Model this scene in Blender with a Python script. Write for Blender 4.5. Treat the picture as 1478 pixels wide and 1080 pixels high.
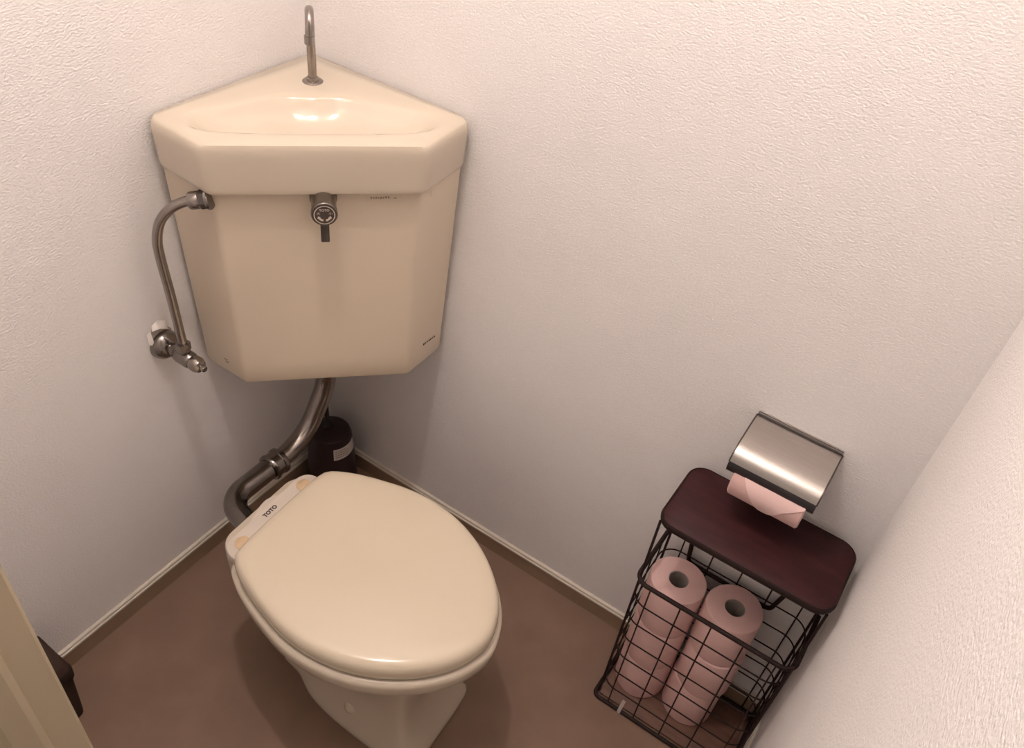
import bpy, bmesh, math, random
from mathutils import Vector, Matrix
random.seed(4)

# ------------------------------------------------------------------ clear
for o in list(bpy.data.objects):
    bpy.data.objects.remove(o, do_unlink=True)
scene = bpy.context.scene
COL = scene.collection

# ------------------------------------------------------------------ camera
F_PX = 1221.7
cam_d = bpy.data.cameras.new('camera')
cam_d.sensor_fit = 'HORIZONTAL'
cam_d.sensor_width = 36.0
cam_d.lens = F_PX / 1478.0 * 36.0
cam_d.clip_start = 0.01
cam = bpy.data.objects.new('camera', cam_d)
COL.objects.link(cam)
right = Vector((0.82611145, 0.55324009, 0.10707604))
up = Vector((-0.44043668, 0.51539535, 0.73510759))
fwd = Vector((-0.35150449, 0.65444101, -0.66944122))
M = Matrix((right, up, -fwd)).transposed().to_4x4()
M.translation = Vector((1.03215811, -1.03779812, 1.59524137))
cam.matrix_world = M
scene.camera = cam

# ------------------------------------------------------------------ world, exposure
world = bpy.data.worlds.new('world')
scene.world = world
world.use_nodes = True
bg = world.node_tree.nodes['Background']
bg.inputs[0].default_value = (1.0, 0.85, 0.75, 1)
bg.inputs[1].default_value = 0.44
vs = scene.view_settings
vs.view_transform = 'Standard'
vs.look = 'None'
vs.gamma = 1.0
vs.use_curve_mapping = False
vs.exposure = 0.11
LAMP = Vector((0.50, -0.56, 2.39))
LAMP_WATTS = 48.0       # power of the bulb
LAMP_GLOW = 60.0        # look of the bulb itself
LAMP_RADIUS = 0.024
LAMP_COL = (1.0, 0.92, 0.865)

# ------------------------------------------------------------------ materials
def new_mat(name):
    m = bpy.data.materials.new(name)
    m.use_nodes = True
    nt = m.node_tree
    return m, nt, nt.nodes['Principled BSDF']

def mat(name, col, rough=0.5, metal=0.0, spec=0.5, coat=0.0, noise=0.0, nscale=40.0, bump=0.0, bscale=300.0, bdist=0.001, stretch=(1, 1, 1)):
    m, nt, b = new_mat(name)
    b.inputs['Base Color'].default_value = (*col, 1)
    b.inputs['Roughness'].default_value = rough
    b.inputs['Metallic'].default_value = metal
    b.inputs['Specular IOR Level'].default_value = spec
    b.inputs['Coat Weight'].default_value = coat
    b.inputs['Coat Roughness'].default_value = 0.1
    tc = nt.nodes.new('ShaderNodeNewGeometry')
    mp = nt.nodes.new('ShaderNodeMapping')
    mp.inputs['Scale'].default_value = stretch
    nt.links.new(tc.outputs['Position'], mp.inputs['Vector'])
    if noise > 0:
        n = nt.nodes.new('ShaderNodeTexNoise')
        n.inputs['Scale'].default_value = nscale
        n.inputs['Detail'].default_value = 6
        nt.links.new(mp.outputs[0], n.inputs['Vector'])
        cr = nt.nodes.new('ShaderNodeValToRGB')
        cr.color_ramp.elements[0].position = 0.3
        cr.color_ramp.elements[1].position = 0.7
        cr.color_ramp.elements[0].color = (*[c * (1 - noise) for c in col], 1)
        cr.color_ramp.elements[1].color = (*[min(1, c * (1 + noise)) for c in col], 1)
        nt.links.new(n.outputs['Fac'], cr.inputs[0])
        nt.links.new(cr.outputs[0], b.inputs['Base Color'])
    if bump > 0:
        n = nt.nodes.new('ShaderNodeTexNoise')
        n.inputs['Scale'].default_value = bscale
        n.inputs['Detail'].default_value = 3
        n.inputs['Roughness'].default_value = 0.55
        nt.links.new(mp.outputs[0], n.inputs['Vector'])
        bp = nt.nodes.new('ShaderNodeBump')
        bp.inputs['Strength'].default_value = bump
        bp.inputs['Distance'].default_value = bdist
        nt.links.new(n.outputs['Fac'], bp.inputs['Height'])
        nt.links.new(bp.outputs[0], b.inputs['Normal'])
    return m

WALL = mat('wallpaper_white', (0.85, 0.812, 0.797), rough=0.72, spec=0.3, noise=0.012, nscale=6,
           bump=1.0, bscale=225, bdist=0.0017, stretch=(1, 1, 1.6))
FLOORM = mat('vinyl_brown', (0.215, 0.133, 0.092), rough=0.55, spec=0.35, noise=0.10, nscale=9, bump=0.25, bscale=420, bdist=0.0005)
BASEM = mat('baseboard_brown', (0.30, 0.205, 0.135), rough=0.6, spec=0.3, noise=0.06, nscale=14)
CAPM = mat('cream_cap_strip', (0.62, 0.55, 0.46), rough=0.5, noise=0.05, nscale=30)
CEILM = mat('ceiling_white', (0.84, 0.80, 0.77), rough=0.8, bump=0.4, bscale=150)
JAMBM = mat('jamb_tan', (0.50, 0.415, 0.29), rough=0.5, noise=0.05, nscale=12, stretch=(1, 1, 0.15))
CERAM = mat('cream_ceramic', (0.60, 0.515, 0.41), rough=0.13, spec=0.5, coat=0.2, noise=0.012, nscale=5)
TANKM = mat('cream_tank_plastic', (0.71, 0.60, 0.47), rough=0.28, spec=0.45, noise=0.012, nscale=5)
LIDM = mat('cream_lid_plastic', (0.66, 0.565, 0.435), rough=0.16, spec=0.5, noise=0.012, nscale=5)
WHITEP = mat('aged_white_plastic', (0.60, 0.525, 0.45), rough=0.35, noise=0.02)
YELLOWP = mat('yellowed_plastic', (0.60, 0.43, 0.27), rough=0.4, noise=0.06, nscale=60)
CHROME = mat('worn_chrome', (0.34, 0.305, 0.28), rough=0.2, metal=1.0, noise=0.06, nscale=60)
CHROME2 = mat('dark_chrome', (0.27, 0.245, 0.225), rough=0.2, metal=1.0, noise=0.08, nscale=40)
STEEL = mat('brushed_steel', (0.52, 0.48, 0.445), rough=0.36, metal=1.0, noise=0.05, nscale=30, stretch=(1, 12, 12))
DKSTEEL = mat('dark_steel', (0.10, 0.085, 0.08), rough=0.35, metal=0.6)
LIPM = mat('black_lip_plastic', (0.035, 0.030, 0.032), rough=0.35, noise=0.05)
BLACKP = mat('black_plastic', (0.018, 0.013, 0.012), rough=0.35, noise=0.1)
RUBBER = mat('black_rubber', (0.03, 0.03, 0.028), rough=0.6, noise=0.1)
INK = mat('print_ink', (0.05, 0.035, 0.028), rough=0.6, noise=0.05)
INKF = mat('faded_print', (0.36, 0.28, 0.20), rough=0.6, noise=0.05)
PRINTW = mat('print_cream', (0.62, 0.53, 0.44), rough=0.5, noise=0.05)
MAROON = mat('maroon_plastic', (0.022, 0.009, 0.010), rough=0.4, noise=0.1)
BROWNP = mat('dark_brown_plastic', (0.040, 0.021, 0.014), rough=0.7, spec=0.2, noise=0.08)
BROWNP2 = mat('darker_brown_plastic', (0.022, 0.011, 0.008), rough=0.7, spec=0.2, noise=0.08)
WOODM = mat('mahogany_board', (0.036, 0.0085, 0.0095), rough=0.55, spec=0.25, noise=0.28, nscale=14, stretch=(1, 5, 1), bump=0.1, bscale=60)
WIREM = mat('dark_bronze_wire', (0.020, 0.009, 0.008), rough=0.6, spec=0.25, noise=0.1)
BOTTOMM = mat('brown_base_board', (0.17, 0.085, 0.06), rough=0.5, noise=0.15, nscale=20, stretch=(1, 5, 1))
PAPER = mat('pink_tissue', (0.78, 0.515, 0.485), rough=0.95, spec=0.1, noise=0.03, nscale=50, bump=0.3, bscale=500, bdist=0.0006)
PAPERL = mat('light_pink_tissue', (0.92, 0.66, 0.63), rough=0.95, spec=0.1, noise=0.02, nscale=50, bump=0.25, bscale=500, bdist=0.0005)
CORE = mat('grey_card_core', (0.42, 0.36, 0.33), rough=0.9, noise=0.05)
STICKER = mat('paper_sticker', (0.62, 0.56, 0.53), rough=0.6, noise=0.03)
TORNM = mat('torn_paper_backing', (0.86, 0.80, 0.76), rough=0.9, noise=0.05, nscale=120, bump=0.5, bscale=200)
PLASTER = mat('bare_board', (0.42, 0.35, 0.30), rough=0.9, noise=0.1, nscale=90)

def clear_film():
    m, nt, b = new_mat('clear_film')
    b.inputs['Base Color'].default_value = (0.95, 0.9, 0.88, 1)
    b.inputs['Roughness'].default_value = 0.15
    b.inputs['Alpha'].default_value = 0.35
    return m
FILM = clear_film()

def emit_mat():
    m, nt, b = new_mat('lit_globe_glass')
    b.inputs['Base Color'].default_value = (0.9, 0.85, 0.8, 1)
    b.inputs['Emission Color'].default_value = (*LAMP_COL, 1)
    b.inputs['Emission Strength'].default_value = LAMP_GLOW
    return m
GLOBE = emit_mat()

# ------------------------------------------------------------------ helpers
ORG = {}          # world origin of each object

def tag(o, label=None, cat=None, group=None, kind=None):
    if label: o['label'] = label
    if cat: o['category'] = cat
    if group: o['group'] = group
    if kind: o['kind'] = kind
    return o

def thing(name, loc, label, cat, group=None):
    o = bpy.data.objects.new(name, None)
    o.empty_display_size = 0.05
    COL.objects.link(o)
    o.location = loc
    ORG[o] = Vector(loc)
    return tag(o, label, cat, group)

def build(name, verts, faces, material, parent=None, smooth=40, origin=None, label=None):
    org = ORG[parent] if parent is not None else Vector(origin or (0, 0, 0))
    me = bpy.data.meshes.new(name)
    me.from_pydata([tuple(Vector(v) - org) for v in verts], [], faces)
    bm = bmesh.new(); bm.from_mesh(me)
    bmesh.ops.remove_doubles(bm, verts=bm.verts, dist=1e-6)
    bmesh.ops.recalc_face_normals(bm, faces=bm.faces)
    bm.to_mesh(me); bm.free()
    me.materials.append(material)
    if smooth:
        me.shade_smooth()
        me.set_sharp_from_angle(angle=math.radians(smooth))
    o = bpy.data.objects.new(name, me)
    COL.objects.link(o)
    if parent is not None:
        o.parent = parent
    else:
        o.location = org
    ORG[o] = org
    if label: o['label'] = label
    return o

class MB:
    """collects shapes for one mesh"""
    def __init__(s): s.v = []; s.f = []
    def add(s, v, f):
        n = len(s.v); s.v += [Vector(p) for p in v]; s.f += [tuple(i + n for i in q) for q in f]; return s
    def build(s, name, m, parent=None, **k): return build(name, s.v, s.f, m, parent, **k)

def g_box(lo, hi, bev=0.0, seg=2):
    bm = bmesh.new()
    bmesh.ops.create_cube(bm, size=1.0)
    lo = Vector(lo); hi = Vector(hi)
    for v in bm.verts:
        v.co = Vector(((lo.x + hi.x) / 2 + v.co.x * (hi.x - lo.x), (lo.y + hi.y) / 2 + v.co.y * (hi.y - lo.y), (lo.z + hi.z) / 2 + v.co.z * (hi.z - lo.z)))
    if bev: bmesh.ops.bevel(bm, geom=list(bm.edges), offset=bev, segments=seg, profile=0.5, affect='EDGES')
    bm.verts.index_update()
    out = [v.co.copy() for v in bm.verts], [tuple(v.index for v in f.verts) for f in bm.faces]
    bm.free()
    return out

def fillet(pts, r, n=8):
    pts = [Vector(p) for p in pts]
    out = [pts[0]]
    for i in range(1, len(pts) - 1):
        a, b, c = pts[i - 1], pts[i], pts[i + 1]
        d1 = (a - b).normalized(); d2 = (c - b).normalized()
        rr = r[i - 1] if isinstance(r, (list, tuple)) else r
        ang = d1.angle(d2)
        if ang > math.pi - 0.02: out.append(b); continue
        t = min(rr / math.tan(ang / 2), (a - b).length * 0.98, (c - b).length * 0.98)
        p0 = b + d1 * t; p1 = b + d2 * t
        rad = t * math.tan(ang / 2)
        cen = b + (d1 + d2).normalized() * (rad / math.sin(ang / 2))
        u = p0 - cen; w = p1 - cen
        full = u.angle(w)
        ax = u.cross(w).normalized()
        for k in range(n + 1):
            out.append(cen + Matrix.Rotation(full * k / n, 3, ax) @ u)
    out.append(pts[-1])
    return out

def g_tube(pts, r, n=12, closed=False, flat=None):
    pts = [Vector(p) for p in pts]
    m = len(pts)
    tang = []
    for i in range(m):
        if closed: t = pts[(i + 1) % m] - pts[i - 1]
        else: t = pts[min(i + 1, m - 1)] - pts[max(i - 1, 0)]
        tang.append(t.normalized())
    up_ = Vector((0, 0, 1)) if abs(tang[0].z) < 0.9 else Vector((1, 0, 0))
    nrm = (up_ - tang[0] * up_.dot(tang[0])).normalized()
    V = []; Fc = []
    for i in range(m):
        nrm = (nrm - tang[i] * nrm.dot(tang[i])).normalized()
        bi = tang[i].cross(nrm)
        rr = r[i] if isinstance(r, (list, tuple)) else r
        for k in range(n):
            a = 2 * math.pi * k / n
            f2 = flat or 1.0
            V.append(pts[i] + nrm * (math.cos(a) * rr) + bi * (math.sin(a) * rr * f2))
    for i in range(m if closed else m - 1):
        j = (i + 1) % m
        for k in range(n):
            k2 = (k + 1) % n
            Fc.append((i * n + k, i * n + k2, j * n + k2, j * n + k))
    if not closed:
        Fc.append(tuple(range(n))[::-1]); Fc.append(tuple((m - 1) * n + k for k in range(n)))
    return V, Fc

def frame(axis):
    axis = Vector(axis).normalized()
    u = axis.cross(Vector((0, 0, 1)))
    if u.length < 1e-4: u = Vector((1, 0, 0))
    u.normalize()
    return u, axis.cross(u).normalized(), axis

def g_lathe(profile, origin, axis=(0, 0, 1), n=32, hexa=False):
    """profile [(radius, height along axis)]; closed at the ends when radius is 0"""
    o = Vector(origin); u, w, ax = frame(axis)
    if hexa: n = 6
    V = []; Fc = []; idx = []
    for r, h in profile:
        if r < 1e-6:
            idx.append([len(V)]); V.append(o + ax * h)
        else:
            idx.append(list(range(len(V), len(V) + n)))
            for k in range(n):
                a = 2 * math.pi * k / n
                V.append(o + ax * h + u * (math.cos(a) * r) + w * (math.sin(a) * r))
    for a, b in zip(idx, idx[1:]):
        for k in range(n):
            k2 = (k + 1) % n
            if len(a) == 1 and len(b) == 1: continue
            if len(a) == 1: Fc.append((a[0], b[k2], b[k]))
            elif len(b) == 1: Fc.append((a[k], a[k2], b[0]))
            else: Fc.append((a[k], a[k2], b[k2], b[k]))
    return V, Fc

def catmull(pts, per=10, closed=True):
    n = len(pts); out = []
    for i in range(n if closed else n - 1):
        p0, p1, p2, p3 = [Vector(pts[(i + d) % n]) if closed else Vector(pts[max(0, min(n - 1, i + d))]) for d in (-1, 0, 1, 2)]
        for k in range(per):
            t = k / per
            out.append(0.5 * ((2 * p1) + (-p0 + p2) * t + (2 * p0 - 5 * p1 + 4 * p2 - p3) * t * t + (-p0 + 3 * p1 - 3 * p2 + p3) * t ** 3))
    if not closed: out.append(Vector(pts[-1]))
    return out

def polar(poly, cen, n):
    """star shaped polygon resampled by angle around cen -> offsets from cen"""
    cen = Vector(cen); P = [Vector((p[0], p[1])) - cen for p in poly]
    out = []
    for k in range(n):
        a = 2 * math.pi * k / n
        d = Vector((math.cos(a), math.sin(a)))
        best = None
        for i in range(len(P)):
            p, q = P[i], P[(i + 1) % len(P)]
            e = q - p
            den = d.x * e.y - d.y * e.x
            if abs(den) < 1e-12: continue
            t = (p.x * e.y - p.y * e.x) / den
            s = (p.x * d.y - p.y * d.x) / den
            if t > 0 and -1e-6 <= s <= 1 + 1e-6 and (best is None or t > best): best = t
        out.append(d * best)
    return out

def round_poly(pts, r, n=6):
    """2d polygon with rounded corners; r number or list"""
    m = len(pts); out = []
    for i in range(m):
        a, b, c = Vector(pts[i - 1]), Vector(pts[i]), Vector(pts[(i + 1) % m])
        rr = r[i] if isinstance(r, (list, tuple)) else r
        if rr <= 0: out.append(b.copy()); continue
        seg = fillet([Vector((*a, 0)), Vector((*b, 0)), Vector((*c, 0))], rr, n)[1:-1]
        out += [Vector((p.x, p.y)) for p in seg]
    return out

def g_loft(rings, cap0=True, cap1=True):
    n = len(rings[0]); V = [p for r in rings for p in r]; Fc = []
    for i in range(len(rings) - 1):
        for k in range(n):
            k2 = (k + 1) % n
            Fc.append((i * n + k, i * n + k2, (i + 1) * n + k2, (i + 1) * n + k))
    if cap0: Fc.append(tuple(range(n))[::-1])
    if cap1: Fc.append(tuple((len(rings) - 1) * n + k for k in range(n)))
    return V, Fc

def g_prism(poly, z0, z1, bev=0.0):
    """extruded polygon with a small rounded top and bottom edge"""
    cx = sum(p[0] for p in poly) / len(poly); cy = sum(p[1] for p in poly) / len(poly)
    def ring(ins, z):
        out = []
        for p in poly:
            d = Vector((p[0] - cx, p[1] - cy)); L = d.length
            d = d * ((L - ins) / L) if L > 1e-6 else d
            out.append(Vector((cx + d.x, cy + d.y, z)))
        return out
    if bev:
        b = bev
        rings = [ring(b, z0), ring(b * .3, z0 + b * .3), ring(0, z0 + b), ring(0, z1 - b), ring(b * .3, z1 - b * .3), ring(b, z1)]
    else:
        rings = [ring(0, z0), ring(0, z1)]
    return g_loft(rings)

def text_mesh(txt, size, o, ux, uy, align='CENTER', bold=0.0, depth=0.0):
    """lettering laid on the plane through o spanned by ux, uy -> verts, faces"""
    cu = bpy.data.curves.new('t', 'FONT')
    cu.body = txt; cu.size = size; cu.align_x = align; cu.align_y = 'CENTER'; cu.offset = bold
    cu.resolution_u = 3
    ob = bpy.data.objects.new('t', cu); COL.objects.link(ob)
    dg = bpy.context.evaluated_depsgraph_get()
    me = bpy.data.meshes.new_from_object(ob.evaluated_get(dg))
    V = [Vector(o) + Vector(ux) * v.co.x + Vector(uy) * v.co.y for v in me.vertices]
    Fc = [tuple(p.vertices) for p in me.polygons]
    bpy.data.objects.remove(ob, do_unlink=True); bpy.data.curves.remove(cu); bpy.data.meshes.remove(me)
    return V, Fc

# ------------------------------------------------------------------ room shell
LX = 1.152; LY = 0.89; H = 2.47; T = 0.12
DX0, DX1, DH = 0.447, 1.138, 2.02     # door opening
def struct(name, geo, m, parent=None, smooth=30):
    o = MB().add(*geo).build(name, m, parent, smooth=smooth)
    if parent is None: o['kind'] = 'structure'
    return o
struct('floor', g_box((-T, -LY - 0.75, -0.06), (LX + T, T, 0.0)), FLOORM)
struct('ceiling', g_box((-T, -LY - T, H), (LX + T, T, H + 0.06)), CEILM)
wall_left = struct('wall_left', g_box((-T, -LY - T, 0), (0, T, H)), WALL)
wall_right = struct('wall_right', g_box((0, 0, 0), (LX, T, H)), WALL)
wall_near = struct('wall_near', g_box((LX, -LY - T, 0), (LX + T, T, H)), WALL)
wf = MB()
wf.add(*g_box((0, -LY - T, 0), (DX0 - 0.03, -LY, H)))
wf.add(*g_box((DX0 - 0.03, -LY - T, DH + 0.03), (LX, -LY, H)))
o = wf.build('wall_front', WALL, smooth=30); o['kind'] = 'structure'

# baseboards: brown board with a two-step cream cap strip
HB = 0.043
def baseboard(name, axis, a0, a1, sgn=1, base=0.0):
    """axis 'x': runs along x at wall y=base; axis 'y': runs along y at wall x=base; profile (out, z)"""
    def sweep(prof):
        V = []; n = len(prof)
        for a in (a0, a1):
            for d, z in prof:
                V.append((a, base + sgn * d, z) if axis == 'x' else (base + sgn * d, a, z))
        Fc = [(k, (k + 1) % n, n + (k + 1) % n, n + k) for k in range(n)]
        Fc += [tuple(range(n)), tuple(range(n, 2 * n))]
        return V, Fc
    b = build(name, *sweep([(0, 0), (0.0068, 0), (0.0068, HB), (0, HB)]), BASEM, smooth=0)
    b['kind'] = 'structure'
    build('cap_strip', *sweep([(0, HB), (0.0085, HB), (0.0085, HB + 0.0045), (0.0065, HB + 0.0055), (0.0065, HB + 0.0065),
                              (0.0055, HB + 0.0105), (0.0, HB + 0.012)]), CAPM, b, smooth=0)
    return b
baseboard('baseboard_left', 'y', -LY, 0.0, 1, 0.0)
baseboard('baseboard_right', 'x', 0.0085, LX - 0.0085, -1, 0.0)
baseboard('baseboard_near', 'y', -LY, -0.0, -1, LX)

# door frame (opening the picture is taken through)
door = bpy.data.objects.new('door_1', None); COL.objects.link(door)
door.location = (DX0, -LY - 0.05, 0); ORG[door] = Vector(door.location)
door['kind'] = 'structure'
YB = -LY - T - 0.012
def jamb_profile(sx, x0):
    # plan profile (x, y); stepped: inner casing, rounded bead, stop strip
    P = [(x0 - 0.03, -LY + 0.012), (x0 - 0.004, -LY + 0.012), (x0, -LY + 0.008), (x0, -LY - 0.024), (x0 + 0.005, -LY - 0.029), (x0 + 0.007, -LY - 0.033),
         (x0 + 0.006, -LY - 0.037), (x0 + 0.001, -LY - 0.056), (x0 - 0.006, -LY - 0.060), (x0 - 0.006, YB), (x0 - 0.03, YB)]
    if sx < 0: P = [(2 * x0 - p[0], p[1]) for p in P]
    return P
def jamb(x0, sx):
    P = jamb_profile(sx, x0); n = len(P)
    V = [(p[0], p[1], 0.0) for p in P] + [(p[0], p[1], DH) for p in P]
    Fc = [(k, (k + 1) % n, n + (k + 1) % n, n + k) for k in range(n)] + [tuple(range(n)), tuple(range(n, 2 * n))]
    return build('jamb', V, Fc, JAMBM, door, smooth=25)
jamb(DX0, 1)
MB().add(*g_box((DX1, YB, 0), (LX - 0.0005, -LY + 0.012, DH), 0.003)).build('jamb', JAMBM, door)
MB().add(*g_box((DX0 - 0.03, YB, DH), (LX - 0.001, -LY + 0.012, DH + 0.03), 0.003)).build('head', JAMBM, door)

# torn wallpaper round the stop valve (belongs to the left wall)
def patch(name, pts, m, thick=0.0012):
    c = sum((Vector(p) for p in pts), Vector()) / len(pts)
    n = len(pts)
    V = [Vector(p) for p in pts] + [Vector(p) - Vector((thick, 0, 0)) for p in pts]
    Fc = [tuple(range(n)), tuple(range(n, 2 * n))] + [(k, (k + 1) % n, n + (k + 1) % n, n + k) for k in range(n)]
    return build(name, V, Fc, m, wall_left, smooth=0)
patch('bare_patch', [(0.0012, -0.412, 0.612), (0.0012, -0.405, 0.634), (0.0012, -0.386, 0.640), (0.0012, -0.368, 0.615), (0.0012, -0.38, 0.585), (0.0012, -0.405, 0.595)], PLASTER)
def flap(pts):
    V = [Vector(p) for p in pts]; n = len(V)
    V += [p + Vector((0.0008, 0.0004, 0.0004)) for p in V]
    Fc = [(0, 1, 4, 3), (1, 2, 5, 4)]
    Fc2 = [tuple(i + 6 for i in f) for f in Fc]
    rim = [0, 1, 2, 5, 4, 3]
    side = [(rim[k], rim[(k + 1) % 6], rim[(k + 1) % 6] + 6, rim[k] + 6) for k in range(6)]
    build('torn_flap', V, Fc + Fc2 + side, TORNM, wall_left, smooth=60)
flap([(0.0015, -0.404, 0.642), (0.003, -0.394, 0.648), (0.0015, -0.378, 0.640), (0.003, -0.406, 0.632), (0.006, -0.393, 0.632), (0.005, -0.378, 0.622)])
flap([(0.0015, -0.4165, 0.630), (0.003, -0.4125, 0.634), (0.0015, -0.409, 0.632), (0.002, -0.4165, 0.610), (0.005, -0.4135, 0.607), (0.006, -0.4095, 0.612)])

# ------------------------------------------------------------------ ceiling lamp
lamp = thing('ceiling_lamp', (LAMP.x, LAMP.y, H), 'small round globe lamp on the ceiling above the toilet', 'lamp')
MB().add(*g_lathe([(0, 0), (0.05, 0), (0.05, -0.012), (0.035, -0.03), (0.03, -0.055), (0, -0.055)], (LAMP.x, LAMP.y, H))).build('lamp_base', WHITEP, lamp)
BR = LAMP_RADIUS * 0.7
prof = [(BR * math.sin(math.pi * k / 16), BR * -math.cos(math.pi * k / 16)) for k in range(17)]
prof[0] = (0, -BR); prof[-1] = (0, BR)
MB().add(*g_lathe(prof, LAMP, n=24)).build('globe', GLOBE, lamp)
ld = bpy.data.lights.new('bulb_light', 'POINT')
ld.energy = LAMP_WATTS; ld.color = LAMP_COL; ld.shadow_soft_size = LAMP_RADIUS
lo = bpy.data.objects.new('bulb_light', ld); COL.objects.link(lo)
lo.parent = lamp; lo.location = LAMP - ORG[lamp]

# ------------------------------------------------------------------ corner cistern with hand basin
cis = thing('corner_cistern', (0.17, -0.17, 0.512), 'cream corner toilet cistern with hand basin on top, mounted across the corner', 'toilet cistern')
dg1 = Vector((1, -1, 0)).normalized()      # out of the corner
dg2 = Vector((1, 1, 0)).normalized()       # along the front face, to the right
def loop_at(poly, cen, n, sc, z, dx=0.0):
    off = polar(poly, cen, n)
    return [Vector((cen[0] + p.x * sc, cen[1] + p.y * sc, z)) for p in off]
NB = 240
CB = (0.185, -0.185)
# tank body: pentagonal prism narrowing towards its foot
def tank_poly(s, side, w0):
    # s: distance of front plane from the corner; side: distance of the side planes
    a = s * math.sqrt(2) - side
    return [(w0, -w0), (w0, -side), (a, -side), (side, -a), (side, -w0)]
rings = []
def tank_ring(s, side, w0, z, r):
    p = round_poly(tank_poly(s, side, w0), [0.01, r, r * 1.2, r * 1.2, r], 5)
    return [Vector((q.x, q.y, z)) for q in p]
for s, side, w0, z, r in [(0.292, 0.306, 0.02, 0.512, 0.012), (0.300, 0.314, 0.012, 0.516, 0.014), (0.304, 0.318, 0.008, 0.526, 0.014), (0.305, 0.319, 0.008, 0.56, 0.014),
                          (0.313, 0.327, 0.006, 0.74, 0.014), (0.321, 0.335, 0.005, 0.926, 0.014)]:
    rings.append(tank_ring(s, side, w0, z, r))
tank = build('tank_body', *g_loft(rings), TANKM, cis, smooth=35)
# basin: outer rim polygon and bowl
outer = round_poly([(0.003, -0.003), (0.003, -0.346), (0.128, -0.353), (0.353, -0.128), (0.346, -0.003)], [0.002, 0.022, 0.02, 0.02, 0.022], 6)
bowlp = catmull([(0.046, -0.293), (0.060, -0.313), (0.092, -0.317), (0.140, -0.281), (0.212, -0.212), (0.281, -0.14), (0.317, -0.092), (0.313, -0.060), (0.293, -0.046),
                 (0.23, -0.065), (0.165, -0.092), (0.128, -0.128), (0.092, -0.165), (0.065, -0.23)], 10)
po = polar(outer, CB, NB); pb = polar(bowlp, CB, NB)
def bring(a, b, t, sc, z):
    return [Vector((CB[0] + (p.x * (1 - t) + q.x * t) * sc, CB[1] + (p.y * (1 - t) + q.y * t) * sc, z)) for p, q in zip(a, b)]
def clampw(ring):
    return [Vector((max(p.x, 0.002), min(p.y, -0.002), p.z)) for p in ring]
R = [bring(po, pb, 0, 0.955, 0.923), bring(po, pb, 0, 0.968, 0.9215), bring(po, pb, 0, 0.978, 0.924), bring(po, pb, 0, 0.983, 0.930), bring(po, pb, 0, 0.994, 0.972), bring(po, pb, 0, 0.997, 0.983),
     bring(po, pb, 0, 0.992, 0.9905), bring(po, pb, 0, 0.981, 0.9960), bring(po, pb, 0, 0.965, 0.9993), bring(po, pb, 0.3, 0.972, 1.0008), bring(po, pb, 0.6, 0.99, 1.001), bring(po, pb, 0.85, 1.01, 1.0004), bring(po, pb, 1, 1.02, 0.9988),
     bring(po, pb, 1, 0.99, 0.9962), bring(po, pb, 1, 0.95, 0.9918), bring(po, pb, 1, 0.90, 0.9862), bring(po, pb, 1, 0.84, 0.9803), bring(po, pb, 1, 0.77, 0.9745), bring(po, pb, 1, 0.68, 0.9685), bring(po, pb, 1, 0.56, 0.9628), bring(po, pb, 1, 0.42, 0.9585), bring(po, pb, 1, 0.26, 0.956), bring(po, pb, 1, 0.1, 0.955)]
basin = build('basin', *g_loft([clampw(r) for r in R]), CERAM, cis, smooth=50)
MB().add(*g_lathe([(0.016, 0.0005), (0.016, 0.0025), (0.012, 0.003), (0.011, 0.0015), (0, 0.0015)], (0.185, -0.185, 0.9545))).build('drain', CHROME, basin)
# spout
fb = dg1 * 0.126
sp = fillet([fb + Vector((0, 0, 1.0)), fb + Vector((0, 0, 1.118)), fb + dg1 * 0.040 + Vector((0, 0, 1.118)) , fb + dg1 * 0.043 - dg2 * 0.002 + Vector((0, 0, 1.078))], [0.0195, 0.0195], 12)
spout = MB().add(*g_tube(sp, 0.0068, 16)).build('spout', CHROME, cis, smooth=50)
MB().add(*g_lathe([(0, 0), (0.0165, 0), (0.0165, 0.0015), (0.0145, 0.003), (0.0095, 0.0035), (0.009, 0.008), (0.0068, 0.009), (0, 0.009)], fb + Vector((0, 0, 1.0)), n=28)).build('escutcheon', CHROME, spout)
MB().add(*g_tube([sp[-1] + Vector((0, 0, 0.012)), sp[-1]], 0.0076, 16)).build('nozzle_ring', CHROME, spout)
# flush handle
hz = 0.9075
hb = dg1 * 0.318 + dg2 * 0.006
handle = MB().add(*g_lathe([(0, 0), (0.0205, 0), (0.0205, 0.006), (0.019, 0.009), (0.0185, 0.012), (0.0185, 0.038), (0.0195, 0.046), (0.0195, 0.052), (0.0185, 0.0535), (0, 0.0535)],
             hb + Vector((0, 0, hz)), dg1, n=36)).build('flush_handle', CHROME2, cis, smooth=35)
ho = hb + dg1 * 0.0535 + Vector((0, 0, hz))
MB().add(*g_lathe([(0, 0.0002), (0.0172, 0.0002), (0.0172, 0.0008), (0, 0.0008)], ho, dg1, n=36)).build('dial_face', INK, handle)
def ring_disc(o, r0, r1, a0=0, a1=2 * math.pi, n=36):
    V = []; Fc = []
    for k in range(n + 1):
        a = a0 + (a1 - a0) * k / n
        d = dg2 * math.cos(a) + Vector((0, 0, 1)) * math.sin(a)
        V += [o + d * r0, o + d * r1]
    for k in range(n): Fc.append((2 * k, 2 * k + 1, 2 * k + 3, 2 * k + 2))
    return V, Fc
op = ho + dg1 * 0.0011
pr = MB().add(*ring_disc(op, 0.0142, 0.0155))
D = math.radians
def arrow(a0, a1, sgn):
    pr.add(*ring_disc(op, 0.0075, 0.0108, a0, a1, 12))
    t = a1
    c = lambda r, a: op + (dg2 * math.cos(a) + Vector((0, 0, 1)) * math.sin(a)) * r
    pr.add([c(0.0062, t), c(0.0122, t), c(0.0095, t + sgn * 0.32)], [(0, 1, 2)])
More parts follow.
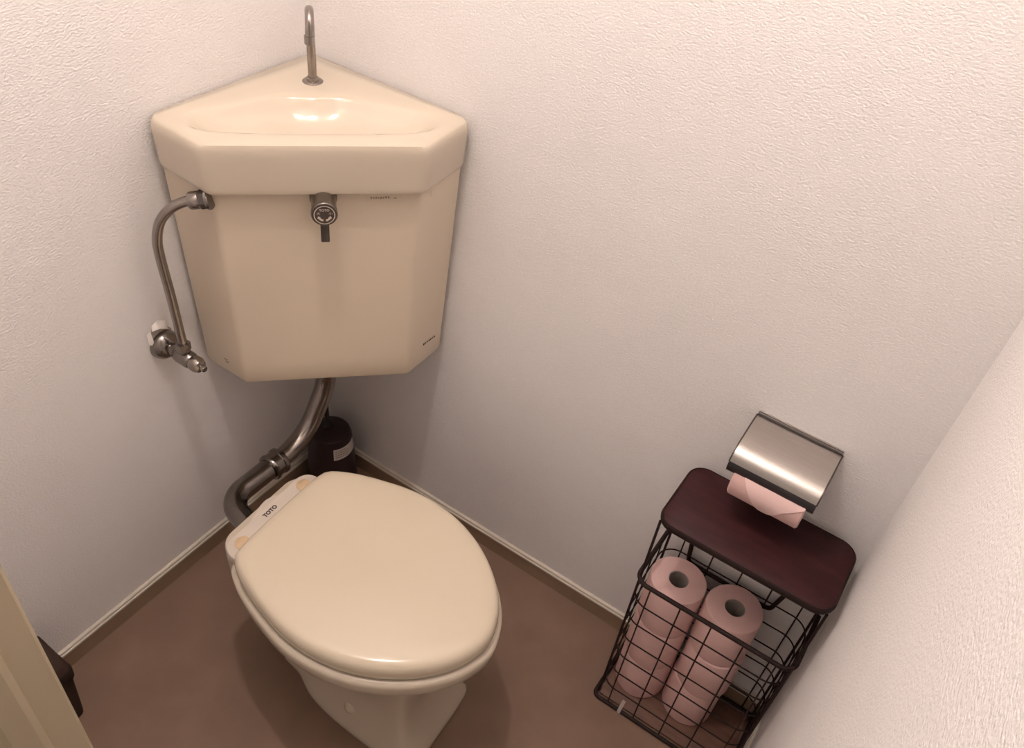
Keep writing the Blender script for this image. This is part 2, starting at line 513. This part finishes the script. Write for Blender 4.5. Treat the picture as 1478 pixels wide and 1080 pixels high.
arrow(D(-78), D(-30), 1)
arrow(D(-102), D(-150), -1)
pr.add(*text_mesh('TOTO', 0.0052, op + Vector((0, 0, 0.0078)), dg2, Vector((0, 0, 1)), bold=0.0001))
pr.add(*text_mesh('大', 0.0056, op + Vector((0, 0, 0.0022)) - dg2 * 0.0088, dg2, Vector((0, 0, 1))))
pr.add(*text_mesh('小', 0.0056, op + Vector((0, 0, 0.0022)) + dg2 * 0.0088, dg2, Vector((0, 0, 1))))
pr.build('dial_print', PRINTW, handle, smooth=0)
# lever blade hanging from the handle
lo_ = hb + dg1 * 0.036 + Vector((0, 0, hz))
def obox(c, ax, ay, az, hx, hy, hz_, bev=0.0015):
    V, Fc = g_box((-hx, -hy, -hz_), (hx, hy, hz_), bev)
    return [Vector(c) + Vector(ax) * v.x + Vector(ay) * v.y + Vector(az) * v.z for v in V], Fc
MB().add(*obox(lo_ + Vector((0, 0, -0.032)), dg2, dg1, Vector((0, 0, 1)), 0.0065, 0.006, 0.024)).build('lever', DKSTEEL, handle)
# faint printed marks and the round plug on the right facet
def front_pt(along, z, lift=0.0008):
    s = 0.305 + (z - 0.56) * (0.016 / 0.366)
    return dg1 * (s + lift) + dg2 * along + Vector((0, 0, z))
st = MB().add(*obox(front_pt(0.098, 0.905, 0.0003), dg2, dg1, Vector((0, 0, 1)), 0.026, 0.0004, 0.008, 0.0002)).build('sticker', TANKM, tank)
mk = MB()
x = -0.018
for w_ in (0.003, 0.0022, 0.003, 0.0016, 0.0035, 0.002, 0.003, 0.0026):
    mk.add(*obox(front_pt(0.094 + x + w_ / 2, 0.905 + random.uniform(-.0006, .0006), 0.001), dg2, dg1, Vector((0, 0, 1)), w_ / 2, 0.0002, 0.0018, 0))
    x += w_ + 0.0012
mk.add(*obox(front_pt(0.114, 0.904, 0.001), dg2, dg1, Vector((0, 0, 1)), 0.002, 0.0002, 0.0008, 0))
mk.build('sticker_print', INKF, tank, smooth=0)
mk = MB()
for k in range(7):     # small slanted mark near the foot of the right facet
    mk.add(*obox((0.3195 + (0.565 - 0.56) * 0.044 + 0.0012, -0.072 + k * 0.0052, 0.567 - 0.0002 * k), (0, 1, 0), (1, 0, 0), (0, 0, 1), 0.0016 - 0.0005 * (k % 2), 0.0004, 0.0017 - 0.0004 * (k % 3), 0))
mk.build('maker_mark', INK, tank, smooth=0)
mk = MB()
for k, (xx, zz, hw) in enumerate([(0.070, 0.551, 0.004), (0.072, 0.546, 0.004)]):
    mk.add(*obox((xx, -0.3195, zz), (1, 0, 0), (0, 1, 0), (0, 0, 1), hw, 0.0008, 0.0007, 0))
mk.build('small_mark', INKF, tank, smooth=0)
MB().add(*g_lathe([(0, 0), (0.0145, 0), (0.0145, 0.001), (0.0135, 0.002), (0, 0.0022)], (0.3335, -0.078, 0.903), (1, 0, -0.04), n=30)).build('inlet_plug', TANKM, tank)

# ------------------------------------------------------------------ water supply: stop valve, pipe
wv = thing('water_supply_valve', (0.03, -0.39, 0.59), 'chrome stop valve and bent supply pipe on the left wall beside the cistern', 'valve')
VY, VZ = -0.389, 0.594
MB().add(*g_lathe([(0, 0.001), (0.027, 0.001), (0.0268, 0.006), (0.0245, 0.013), (0.019, 0.019), (0.012, 0.022), (0, 0.022)], (0, VY, VZ), (1, 0, 0), n=32)).build('wall_flange', CHROME2, wv)
MB().add(*g_lathe([(0, 0.018), (0.0105, 0.018), (0.0105, 0.034), (0.0135, 0.037), (0.015, 0.045), (0.015, 0.066), (0.0135, 0.073), (0.0105, 0.076), (0, 0.076)], (0, VY, VZ), (1, 0, 0), n=28)).build('valve_body', CHROME2, wv)
MB().add(*g_lathe([(0, 0.074), (0.0125, 0.074), (0.014, 0.078), (0.014, 0.086), (0.011, 0.093), (0.0055, 0.095), (0.0055, 0.103), (0.0045, 0.104), (0, 0.104)], (0, VY, VZ), (1, 0, 0), n=24)).build('spindle_cap', CHROME, wv)
MB().add(*g_lathe([(0, 0.010), (0.0105, 0.010), (0.0105, 0.018), (0.0125, 0.018), (0.0125, 0.031), (0.0115, 0.033), (0, 0.033)], (0.056, VY, VZ), (0, 0, 1), hexa=True)).build('compression_nut', CHROME2, wv, smooth=0)
pp = catmull([(0.056, VY, 0.622), (0.0515, -0.390, 0.72), (0.0475, -0.392, 0.80), (0.049, -0.3915, 0.832), (0.057, -0.386, 0.863), (0.071, -0.374, 0.886), (0.089, -0.359, 0.899), (0.108, -0.346, 0.9045)], 8, False)
MB().add(*g_tube(pp, 0.0078, 16)).build('supply_pipe', CHROME, wv, smooth=60)
pe = Vector((0.108, -0.346, 0.9045)); pd = (Vector((0.108, -0.346, 0.9045)) - Vector((0.089, -0.359, 0.899))).normalized()
MB().add(*g_lathe([(0, -0.018), (0.0125, -0.018), (0.0135, -0.016), (0.0135, -0.003), (0.0125, -0.001), (0, -0.001)], pe, pd, n=24)).build('union_nut', CHROME, wv)
MB().add(*g_lathe([(0, -0.002), (0.0145, -0.002), (0.0145, 0.010), (0, 0.010)], pe, pd, hexa=True)).build('locknut', DKSTEEL, wv, smooth=0)
MB().add(*g_lathe([(0, 0.009), (0.0165, 0.009), (0.0165, 0.0125), (0.015, 0.014), (0, 0.014)], pe, pd, n=28)).build('inlet_washer', CHROME2, wv)

# ------------------------------------------------------------------ flush pipe
fp = thing('flush_pipe', (0.10, -0.23, 0.22), 'thick chrome flush pipe bending from cistern to back of the toilet', 'pipe')
PX, PZ = 0.100, 0.243
a = fillet([(PX, -0.10, 0.5115), (PX, -0.105, 0.36), (PX, -0.175, 0.252), (PX, -0.262, PZ)], [0.11, 0.12], 14)
MB().add(*g_tube(a, 0.0205, 24)).build('upper_pipe', CHROME, fp, smooth=60)
b = fillet([(PX, -0.262, PZ), (PX, -0.388, PZ), (0.212, -0.415, PZ)], [0.05], 16)
MB().add(*g_tube(b, 0.0225, 24)).build('elbow', CHROME2, fp, smooth=60)
MB().add(*g_lathe([(0, -0.02), (0.0265, -0.02), (0.029, -0.017), (0.029, -0.012), (0.0265, -0.010), (0.0265, 0.004), (0.0285, 0.006), (0.0285, 0.013), (0.026, 0.016), (0, 0.016)], (PX, -0.262, PZ), (0, 1, 0), n=32)).build('coupling_nut', CHROME2, fp)
MB().add(*g_lathe([(0, -0.004), (0.028, -0.004), (0.030, 0.0), (0.030, 0.008), (0.027, 0.012), (0, 0.012)], (PX, -0.10, 0.498), (0, 0, 1), n=28)).build('outlet_nut', CHROME2, fp)
MB().add(*g_lathe([(0, -0.02), (0.030, -0.02), (0.033, -0.015), (0.033, 0.0), (0.031, 0.004), (0, 0.004)], (0.222, -0.415, PZ), (1, 0, 0), n=28)).build('spud_boot', RUBBER, fp)

# ------------------------------------------------------------------ toilet
YC = -0.415
toi = thing('toilet', (0.5, YC, 0.0), 'cream toilet with closed lid standing out from the left wall', 'toilet')
half = [(0.2920, 0.101), (0.3005, 0.118), (0.317, 0.129), (0.345, 0.1425), (0.39, 0.157), (0.443, 0.1695), (0.495, 0.1725), (0.55, 0.1650), (0.60, 0.1470), (0.645, 0.1200), (0.682, 0.0865), (0.708, 0.0485)]
egg = catmull([(0.2890, 0.05), *half, (0.7215, 0.0), *[(x, -y) for x, y in half[::-1]], (0.2890, -0.05)], 8)
CE = (0.5, 0.0); NE = 128
pe_ = polar(egg, CE, NE)
def ering(sc, z, add=0.0, tilt=0.0):
    out = []
    for p in pe_:
        L = p.length; q = p * ((L * sc + add) / L)
        out.append(Vector((CE[0] + q.x, YC + q.y, z)))
    return out
# bowl and pedestal
halff = [(0.30, 0.048), (0.355, 0.062), (0.40, 0.083), (0.45, 0.094), (0.52, 0.100), (0.60, 0.102), (0.640, 0.100), (0.652, 0.088), (0.655, 0.05)]
foot = catmull([(0.285, 0.0), *halff, (0.655, 0.0), *[(x, -y) for x, y in halff[::-1]]], 8)
CF = (0.50, 0.0)
pf = polar(foot, CF, NE)
def mixring(t, sa, sb, z, cx=0.0):
    return [Vector((CE[0] + (p.x * sa) * (1 - t) + (q.x * sb) * t + cx, YC + (p.y * sa) * (1 - t) + (q.y * sb) * t, z)) for p, q in zip(pe_, pf)]
RG = [mixring(1, 1, 0.99, 0.0), mixring(1, 1, 1.0, 0.003), mixring(1, 1, 1.0, 0.012), mixring(1, 1, 0.985, 0.02), mixring(1, 1, 0.93, 0.034), mixring(1, 1, 0.85, 0.06), mixring(1, 1, 0.78, 0.095), mixring(0.95, 0.55, 0.76, 0.13),
      mixring(0.7, 0.58, 0.78, 0.17), mixring(0.35, 0.66, 0.82, 0.215), mixring(0.1, 0.78, 0.85, 0.265), mixring(0, 0.9, 1, 0.308), mixring(0, 0.965, 1, 0.3250), mixring(0, 1.0, 1, 0.3330),
      ering(1, 0.3370, 0.004), ering(1, 0.3420, 0.0065), ering(1, 0.3620, 0.0085), ering(1, 0.3685, 0.0075), ering(1, 0.3715, 0.004), ering(1, 0.3725, -0.004), ering(0.9, 0.3725), ering(0.8, 0.3725)]
bowl = build('bowl', *g_loft(RG), CERAM, toi, smooth=50)
MB().add(*g_lathe([(0, -0.006), (0.0145, -0.006), (0.0145, 0.004), (0.012, 0.010), (0.006, 0.0135), (0, 0.0145)], (0.503, -0.4905, 0.060), (0, -0.9, 0.45), n=20)).build('bolt_cap', CERAM, bowl)
deck = round_poly([(0.238, YC - 0.095), (0.36, YC - 0.12), (0.36, YC + 0.12), (0.238, YC + 0.095)], [0.035, 0.01, 0.01, 0.035], 8)
MB().add(*g_prism(deck, 0.29, 0.3722, 0.006)).build('rear_deck', CERAM, toi)
MB().add(*g_lathe([(0.024, -0.03), (0.029, -0.026), (0.03, 0.02), (0.05, 0.06), (0.06, 0.1), (0, 0.1)], (0.262, YC, PZ), (1, 0, 0.1), n=28)).build('inlet_horn', CERAM, toi)
# seat ring (under the lid)
S_ = [ering(0.93, 0.3735), ering(0.94, 0.376), ering(0.94, 0.387), ering(0.92, 0.391), ering(0.66, 0.391), ering(0.64, 0.387), ering(0.64, 0.376), ering(0.66, 0.3735), ering(0.93, 0.3735)]
build('seat', *g_loft(S_, False, False), LIDM, toi)
# lid: gently crowned hollow cover with a rolled edge, closed over the seat
L_ = [ering(0.1, 0.394), ering(0.9, 0.394), ering(0.955, 0.391), ering(0.965, 0.378), ering(0.972, 0.3755), ering(0.985, 0.3752), ering(0.994, 0.3775), ering(1.0, 0.384), ering(1.002, 0.391), ering(0.999, 0.3965), ering(0.990, 0.4025), ering(0.975, 0.4065), ering(0.955, 0.4090), ering(0.92, 0.4108),
      ering(0.85, 0.4122), ering(0.7, 0.4135), ering(0.5, 0.4144), ering(0.25, 0.4150), ering(0.06, 0.4152)]
lid = build('lid', *g_loft(L_), LIDM, toi, smooth=60)
# hinge bracket
brp = [(0.2535, -0.420), (0.2555, -0.438), (0.262, -0.456), (0.2665, -0.482), (0.2665, -0.508), (0.270, -0.527), (0.282, -0.537), (0.300, -0.5405), (0.33, -0.540), (0.336, -0.52),
       (0.336, -0.44), (0.336, -0.35), (0.33, -0.330), (0.296, -0.3265), (0.279, -0.3285), (0.268, -0.338), (0.2635, -0.352), (0.2645, -0.375), (0.2625, -0.396), (0.257, -0.408)]
brd = [Vector((p.x - 0.004, p.y + 0.012)) for p in catmull(brp, 5)]
br = MB().add(*g_prism(brd, 0.3728, 0.3925, 0.003)).build('hinge_bracket', WHITEP, toi, smooth=40)
for yy in (-0.509, -0.356):
    MB().add(*g_lathe([(0, 0), (0.0135, 0), (0.0135, 0.0012), (0.0125, 0.002), (0, 0.0022)], (0.284 if yy < -.4 else 0.281, yy + 0.012, 0.3925), n=24)).build('hinge_cap', YELLOWP, br)
build('brand_lettering', *text_mesh('TOTO', 0.0105, (0.2742, -0.4215, 0.3929), (0, 1, 0), (-1, 0, 0), bold=0.0006), INK, br, smooth=0)

toi.rotation_euler = (0, 0, math.radians(2.6))    # the pan stands a little askew

# ------------------------------------------------------------------ brush holder in the corner
bc = thing('toilet_brush_pot', (0.076, -0.078, 0.0), 'dark maroon toilet brush pot with white sticker in the corner behind the toilet', 'brush pot')
bx, by = 0.078, -0.080
MB().add(*g_lathe([(0, 0), (0.058, 0), (0.060, 0.004), (0.0585, 0.02), (0.052, 0.12), (0.0475, 0.170), (0.044, 0.180), (0.034, 0.185), (0, 0.186)], (bx, by, 0), n=40)).build('pot', MAROON, bc)
MB().add(*g_lathe([(0, 0.183), (0.014, 0.183), (0.010, 0.196), (0.0055, 0.206), (0.0045, 0.235), (0.005, 0.255), (0.003, 0.262), (0, 0.263)], (bx - 0.014, by + 0.006, 0), n=16)).build('brush_handle', BLACKP, bc)
def pot_r(z): return 0.0585 + (z - 0.02) * (0.0475 - 0.0585) / 0.156
def pot_patch(a0, a1, z0, z1, lift, n=14):
    V = []; Fc = []
    for k in range(n + 1):
        t = a0 + (a1 - a0) * k / n
        for z, l in ((z0, lift), (z1, lift), (z1, 0.0), (z0, 0.0)):
            r = pot_r(z) + l
            V.append((bx + r * math.cos(t), by + r * math.sin(t), z))
    for k in range(n):
        for j in range(4): Fc.append((4 * k + j, 4 * k + (j + 1) % 4, 4 * k + 4 + (j + 1) % 4, 4 * k + 4 + j))
    Fc += [(0, 1, 2, 3), (4 * n, 4 * n + 1, 4 * n + 2, 4 * n + 3)]
    return V, Fc
A0, A1 = D(-40), D(32)
sk = MB().add(*pot_patch(A0, A1, 0.132, 0.164, 0.0008)).build('sticker', STICKER, bc)
lt = MB()
for j, zz in enumerate((0.158, 0.152, 0.146, 0.140)):
    a_ = A0 + 0.08
    for k in range(6):
        w_ = random.uniform(0.05, 0.11)
        if a_ + w_ > A1 - 0.1 - 0.1 * j: break
        lt.add(*pot_patch(a_, a_ + w_, zz - 0.0014, zz + 0.0014, 0.0011, 3)); a_ += w_ + 0.03
lt.build('sticker_print', INKF, sk, smooth=0)

# ------------------------------------------------------------------ sanitary bin by the door frame
bn = thing('waste_bin', (0.058, -0.82, 0.0), 'small dark brown lidded waste bin behind the door frame', 'bin')
def bin_ring(x0, x1, y0, y1, z, r=0.012):
    return [Vector((p.x, p.y, z)) for p in round_poly([(x0, y0), (x1, y0), (x1, y1), (x0, y1)], r, 4)]
B = [bin_ring(0.022, 0.102, -0.872, -0.772, 0.0), bin_ring(0.020, 0.105, -0.874, -0.770, 0.003), bin_ring(0.016, 0.106, -0.876, -0.762, 0.126)]
build('bin_body', *g_loft(B), BROWNP, bn)
B = [bin_ring(0.013, 0.108, -0.876, -0.760, 0.122), bin_ring(0.012, 0.109, -0.877, -0.759, 0.124), bin_ring(0.012, 0.108, -0.877, -0.758, 0.144), bin_ring(0.013, 0.106, -0.876, -0.759, 0.147)]
build('bin_rim', *g_loft(B), BROWNP2, bn)
def slope(ring, dz): return [Vector((p.x, p.y, p.z + dz * (0.105 - p.x) / 0.09)) for p in ring]
B = [bin_ring(0.013, 0.104, -0.876, -0.760, 0.1455), slope(bin_ring(0.013, 0.100, -0.876, -0.761, 0.153), 0.016), slope(bin_ring(0.016, 0.094, -0.873, -0.765, 0.157), 0.018)]
build('bin_lid', *g_loft(B), BROWNP, bn)

# ------------------------------------------------------------------ wire basket with wooden top
BX0, BX1, BY0, BY1 = 0.855, 1.136, -0.163, -0.014
bk = thing('wire_basket', ((BX0 + BX1) / 2, (BY0 + BY1) / 2, 0.0), 'dark wire basket stand with mahogany board top holding spare paper rolls', 'basket')
CR = 0.032
def rrect(x0, x1, y0, y1, r, z, n=7):
    return [Vector((p.x, p.y, z)) for p in round_poly([(x0, y0), (x1, y0), (x1, y1), (x0, y1)], r, n)]
WR = 0.0014
for k in range(6):
    z = 0.059 + 0.0570 * k
    MB().add(*g_tube(rrect(BX0, BX1, BY0, BY1, CR, z), WR, 6, True)).build('ring_wire', WIREM, bk, smooth=60)
# front rim: heavy bar running round the front and back along the sides
rim = fillet([(BX0 - 0.001, BY1 - 0.02, 0.402), (BX0 - 0.001, BY0 - 0.001, 0.402), (BX1 + 0.001, BY0 - 0.001, 0.402), (BX1 + 0.001, BY1 - 0.02, 0.402)], CR * 0.7, 8)
MB().add(*g_tube(rim, 0.0042, 8)).build('front_rim', WIREM, bk, smooth=60)
MB().add(*g_tube(rrect(BX0 - 0.002, BX1 + 0.002, BY0 - 0.003, BY1 + 0.001, CR * 0.35, 0.0045), 0.0042, 8, True)).build('base_rail', WIREM, bk, smooth=60)
def upright(x, y, z0, z1, r=WR):
    MB().add(*g_tube([(x, y, z0), (x, y, z1)], r, 6)).build('upright_wire', WIREM, bk, smooth=60)
for k in range(5):
    x = 0.8845 + 0.0565 * k
    upright(x, BY0 - 0.0015, 0.006, 0.407)
    upright(x, BY1 + 0.0015, 0.006, 0.552)
for y in (-0.130, -0.088, -0.047):
    for x in (BX0 - 0.0015, BX1 + 0.0015): upright(x, y, 0.006, 0.407)
for x, y in ((BX0 + 0.003, BY0 + 0.012), (BX1 - 0.003, BY0 + 0.012), (BX0 + 0.003, BY1 - 0.012), (BX1 - 0.003, BY1 - 0.012)):
    MB().add(*g_tube([(x, y, 0.004), (x, y, 0.553)], 0.0024, 8)).build('corner_post', WIREM, bk, smooth=60)
ub = fillet([(0.880, BY1 + 0.003, 0.553), (0.903, BY1 + 0.003, 0.326), (1.066, BY1 + 0.003, 0.323), (1.108, BY1 + 0.003, 0.553)], 0.012, 6)
MB().add(*g_tube(ub, 0.0042, 8)).build('back_brace', WIREM, bk, smooth=60)
SX0, SX1, SY0, SY1 = 0.852, 1.139, -0.163, -0.010
shelf = MB().add(*g_prism([(p.x, p.y) for p in rrect(SX0 + 0.003, SX1 - 0.003, SY0 + 0.003, SY1 - 0.003, 0.027, 0)], 0.553, 0.566, 0.0006)).build('shelf_board', WOODM, bk)
MB().add(*g_tube(rrect(SX0 + 0.002, SX1 - 0.002, SY0 + 0.002, SY1 - 0.002, 0.028, 0.5595), 0.0072, 8, True, flat=0.4)).build('shelf_edge', WIREM, bk, smooth=60)
MB().add(*g_box((BX0 + 0.006, BY0 + 0.006, 0.002), (BX1 - 0.006, BY1 - 0.006, 0.007), 0.001)).build('base_board', BOTTOMM, bk)
# loose film strip on the base rail
tp = [(0.908, BY0 - 0.0085, 0.001), (0.916, BY0 - 0.0085, 0.001), (0.916, BY0 - 0.0075, 0.012), (0.908, BY0 - 0.0075, 0.012), (0.917, BY0 - 0.0035, 0.048), (0.911, BY0 - 0.0035, 0.048)]
MB().add(*g_tube([(0.912, BY0 - 0.008, 0.002), (0.912, BY0 - 0.0078, 0.011), (0.914, BY0 - 0.0045, 0.05)], 0.0035, 6, flat=0.15)).build('film_strip', FILM, bk, smooth=60)

# ------------------------------------------------------------------ toilet rolls
def roll_geo(rad, hgt, core, dent=0.0, seed=0):
    rnd = random.Random(seed)
    ph = rnd.uniform(0, 6.28); n = 56
    prof = [(core, 0.0), (rad - 0.004, 0.0), (rad - 0.001, 0.0015), (rad, 0.005), (rad, hgt - 0.005), (rad - 0.001, hgt - 0.0015), (rad - 0.004, hgt), (core, hgt), (core, 0.0)]
    V, Fc = g_lathe(prof, (0, 0, 0), n=n)
    out = []
    for v in V:
        r = Vector((v.x, v.y)); L = r.length; a = math.atan2(v.y, v.x)
        k = 1 + dent * (math.cos(2 * a + ph) * 0.6 + math.cos(3 * a + ph * 2) * 0.4) * (L / rad) ** 2
        out.append(Vector((v.x * k, v.y * k, v.z + 0.0012 * math.sin(a + ph) * (1 if v.z > hgt / 2 else 0))))
    return out, Fc
RR, RH = 0.0510, 0.1135
def paper_roll(x, y, z, seed, label):
    t = thing('toilet_roll', (x, y, z), label, 'toilet roll', 'spare pink rolls in the wire basket')
    V, Fc = roll_geo(RR, RH, 0.0185, 0.022, seed)
    ang = seed * 1.3
    rot = Matrix.Rotation(ang, 3, 'Z')
    org = Vector((x, y, z))
    build('paper', [rot @ v + org for v in V], Fc, PAPER, t, smooth=40)
    MB().add(*g_lathe([(0.0182, 0.001), (0.0182, RH - 0.001), (0.0172, RH - 0.001), (0.0172, 0.001), (0.0182, 0.001)], org, n=28)).build('core', CORE, t)
    return t
pos = {'beside the toilet': ((0.9075, -0.079), 'away from the near wall'), }
lev = ['bottom', 'middle', 'top']
for k in range(3):
    dx = [0.0015, 0.000, 0.000][k]; dy = [0.001, -0.001, 0.0][k]
    paper_roll(0.9090 + dx, -0.0765 + dy, 0.0075 + k * (RH + 0.0012), k + 1, 'pink spare toilet roll, %s of the stack on the toilet side of the basket' % lev[k])
    dx = [-0.001, 0.003, 0.0][k]; dy = [0.000, -0.0015, 0.0][k]
    paper_roll(1.0145 + dx, -0.0680 + dy, 0.0075 + k * (RH + 0.0012), k + 7, 'pink spare toilet roll, %s of the stack on the bare wall side of the basket' % lev[k])

# ------------------------------------------------------------------ paper holder and its roll
hd = thing('paper_holder', (0.982, 0.0, 0.65), 'brushed steel toilet paper holder with flip cover on wall above basket', 'paper holder')
HX0, HX1 = 0.914, 1.049
MB().add(*g_box((HX0 + 0.008, -0.003, 0.632), (HX1 - 0.008, 0.0, 0.722), 0.001)).build('back_plate', STEEL, hd)
def cover_sheet(x0, x1, prof, thick):
    n = len(prof); V = []
    nor = []
    for i in range(n):
        a = Vector(prof[max(i - 1, 0)]); b_ = Vector(prof[min(i + 1, n - 1)])
        d = (b_ - a).normalized(); nor.append(Vector((-d.y, d.x)))
    for x in (x0, x1):
        for i in range(n): V.append((x, prof[i][0], prof[i][1]))
        for i in range(n): V.append((x, prof[i][0] + nor[i].x * thick, prof[i][1] + nor[i].y * thick))
    m = 2 * n; Fc = []
    for i in range(n - 1):
        Fc.append((i, i + 1, m + i + 1, m + i)); Fc.append((n + i, n + i + 1, m + n + i + 1, m + n + i))
        Fc.append((i, i + 1, n + i + 1, n + i)); Fc.append((m + i, m + i + 1, m + n + i + 1, m + n + i))
    Fc.append((0, n, m + n, m)); Fc.append((n - 1, 2 * n - 1, m + 2 * n - 1, m + n - 1))
    return V, Fc
prof = [(-0.006, 0.7165), (-0.03, 0.7155), (-0.055, 0.7135), (-0.075, 0.7105), (-0.086, 0.7070), (-0.094, 0.7010), (-0.0985, 0.6950), (-0.0998, 0.6900)]
cover = build('cover', *cover_sheet(HX0, HX1, prof, 0.0012), STEEL, hd, smooth=50)
MB().add(*g_tube([(HX0, -0.004, 0.7185), (HX1, -0.004, 0.7185)], 0.0032, 10)).build('hinge_rod', DKSTEEL, cover)
prof2 = [(-0.1000, 0.6905), (-0.1012, 0.6850), (-0.1010, 0.6770), (-0.0980, 0.6700), (-0.0915, 0.6665)]
build('cover_lip', *cover_sheet(HX0 - 0.001, HX1 + 0.001, prof2, 0.0016), LIPM, cover, smooth=50)
for sx, x in ((1, HX0), (-1, HX1)):
    P = [(-0.004, 0.712), (-0.055, 0.709), (-0.085, 0.702), (-0.095, 0.690), (-0.0965, 0.682), (-0.060, 0.640), (-0.004, 0.640)]
    n = len(P)
    V = [(x, p[0], p[1]) for p in P] + [(x + sx * 0.0015, p[0], p[1]) for p in P]
    Fc = [tuple(range(n)), tuple(range(n, 2 * n))] + [(k, (k + 1) % n, n + (k + 1) % n, n + k) for k in range(n)]
    build('side_arm', V, Fc, STEEL, hd, smooth=0)
for x in (HX0 - 0.0008, HX1 + 0.0008):
    MB().add(*g_tube([(x, p[0], p[1]) for p in prof], 0.0013, 6)).build('cover_edge', DKSTEEL, cover, smooth=60)
hr = thing('toilet_roll', (0.983, -0.058, 0.652), 'pink toilet roll with folded end hanging in the steel paper holder', 'toilet roll')
RC = Vector((0.0, -0.0585, 0.6525)); RO = 0.0465
WX0, WX1 = 0.926, 1.0405
MB().add(*g_lathe([(0.019, 0), (RO - 0.003, 0), (RO, 0.0025), (RO, WX1 - WX0 - 0.0025), (RO - 0.003, WX1 - WX0), (0.019, WX1 - WX0), (0.019, 0)], (WX0, RC.y, RC.z), (1, 0, 0), n=56)).build('paper', PAPER, hr)
MB().add(*g_lathe([(0.0188, 0.001), (0.0188, WX1 - WX0 - 0.001), (0.0176, WX1 - WX0 - 0.001), (0.0176, 0.001), (0.0188, 0.001)], (WX0, RC.y, RC.z), (1, 0, 0), n=28)).build('core', CORE, hr)
# folded end: a triangular leaf lying on the roll's front
def on_roll(x, a, lift):
    r = RO + lift
    return Vector((x, RC.y - r * math.cos(a), RC.z + r * math.sin(a)))
def leaf(tri, lift, m, name, n=8):
    """sheet between upper edge (x at angle) and lower boundary, wrapped on the cylinder"""
    V = []; Fc = []
    (xa, aa), (xb, ab), low = tri
    for i in range(n + 1):
        s = i / n
        x = xa + (xb - xa) * s; at = aa + (ab - aa) * s
        # lower boundary by interpolation over x
        al = None
        for (x0, a0), (x1, a1) in zip(low, low[1:]):
            if x0 <= x <= x1 + 1e-9:
                al = a0 + (a1 - a0) * (x - x0) / max(1e-9, x1 - x0)
        for j in range(5):
            t = j / 4
            ang = at + (al - at) * t
            V.append(on_roll(x, ang, lift)); V.append(on_roll(x, ang, lift - 0.0007))
    for i in range(n):
        for j in range(4):
            a_ = (i * 5 + j) * 2; b_ = ((i + 1) * 5 + j) * 2
            Fc.append((a_, b_, b_ + 2, a_ + 2)); Fc.append((a_ + 1, b_ + 1, b_ + 3, a_ + 3))
        for j in (0, 4):
            a_ = (i * 5 + j) * 2; b_ = ((i + 1) * 5 + j) * 2
            Fc.append((a_, b_, b_ + 1, a_ + 1))
    return build(name, V, Fc, m, hr, smooth=60)
leaf(((0.941, 0.9), (1.0390, 0.9), [(0.941, 0.6), (0.949, 0.30), (0.9815, -0.76), (0.988, -0.76), (1.000, -0.50), (1.012, -0.05), (1.0390, 0.42)]), 0.0016, PAPERL, 'folded_end', 24)
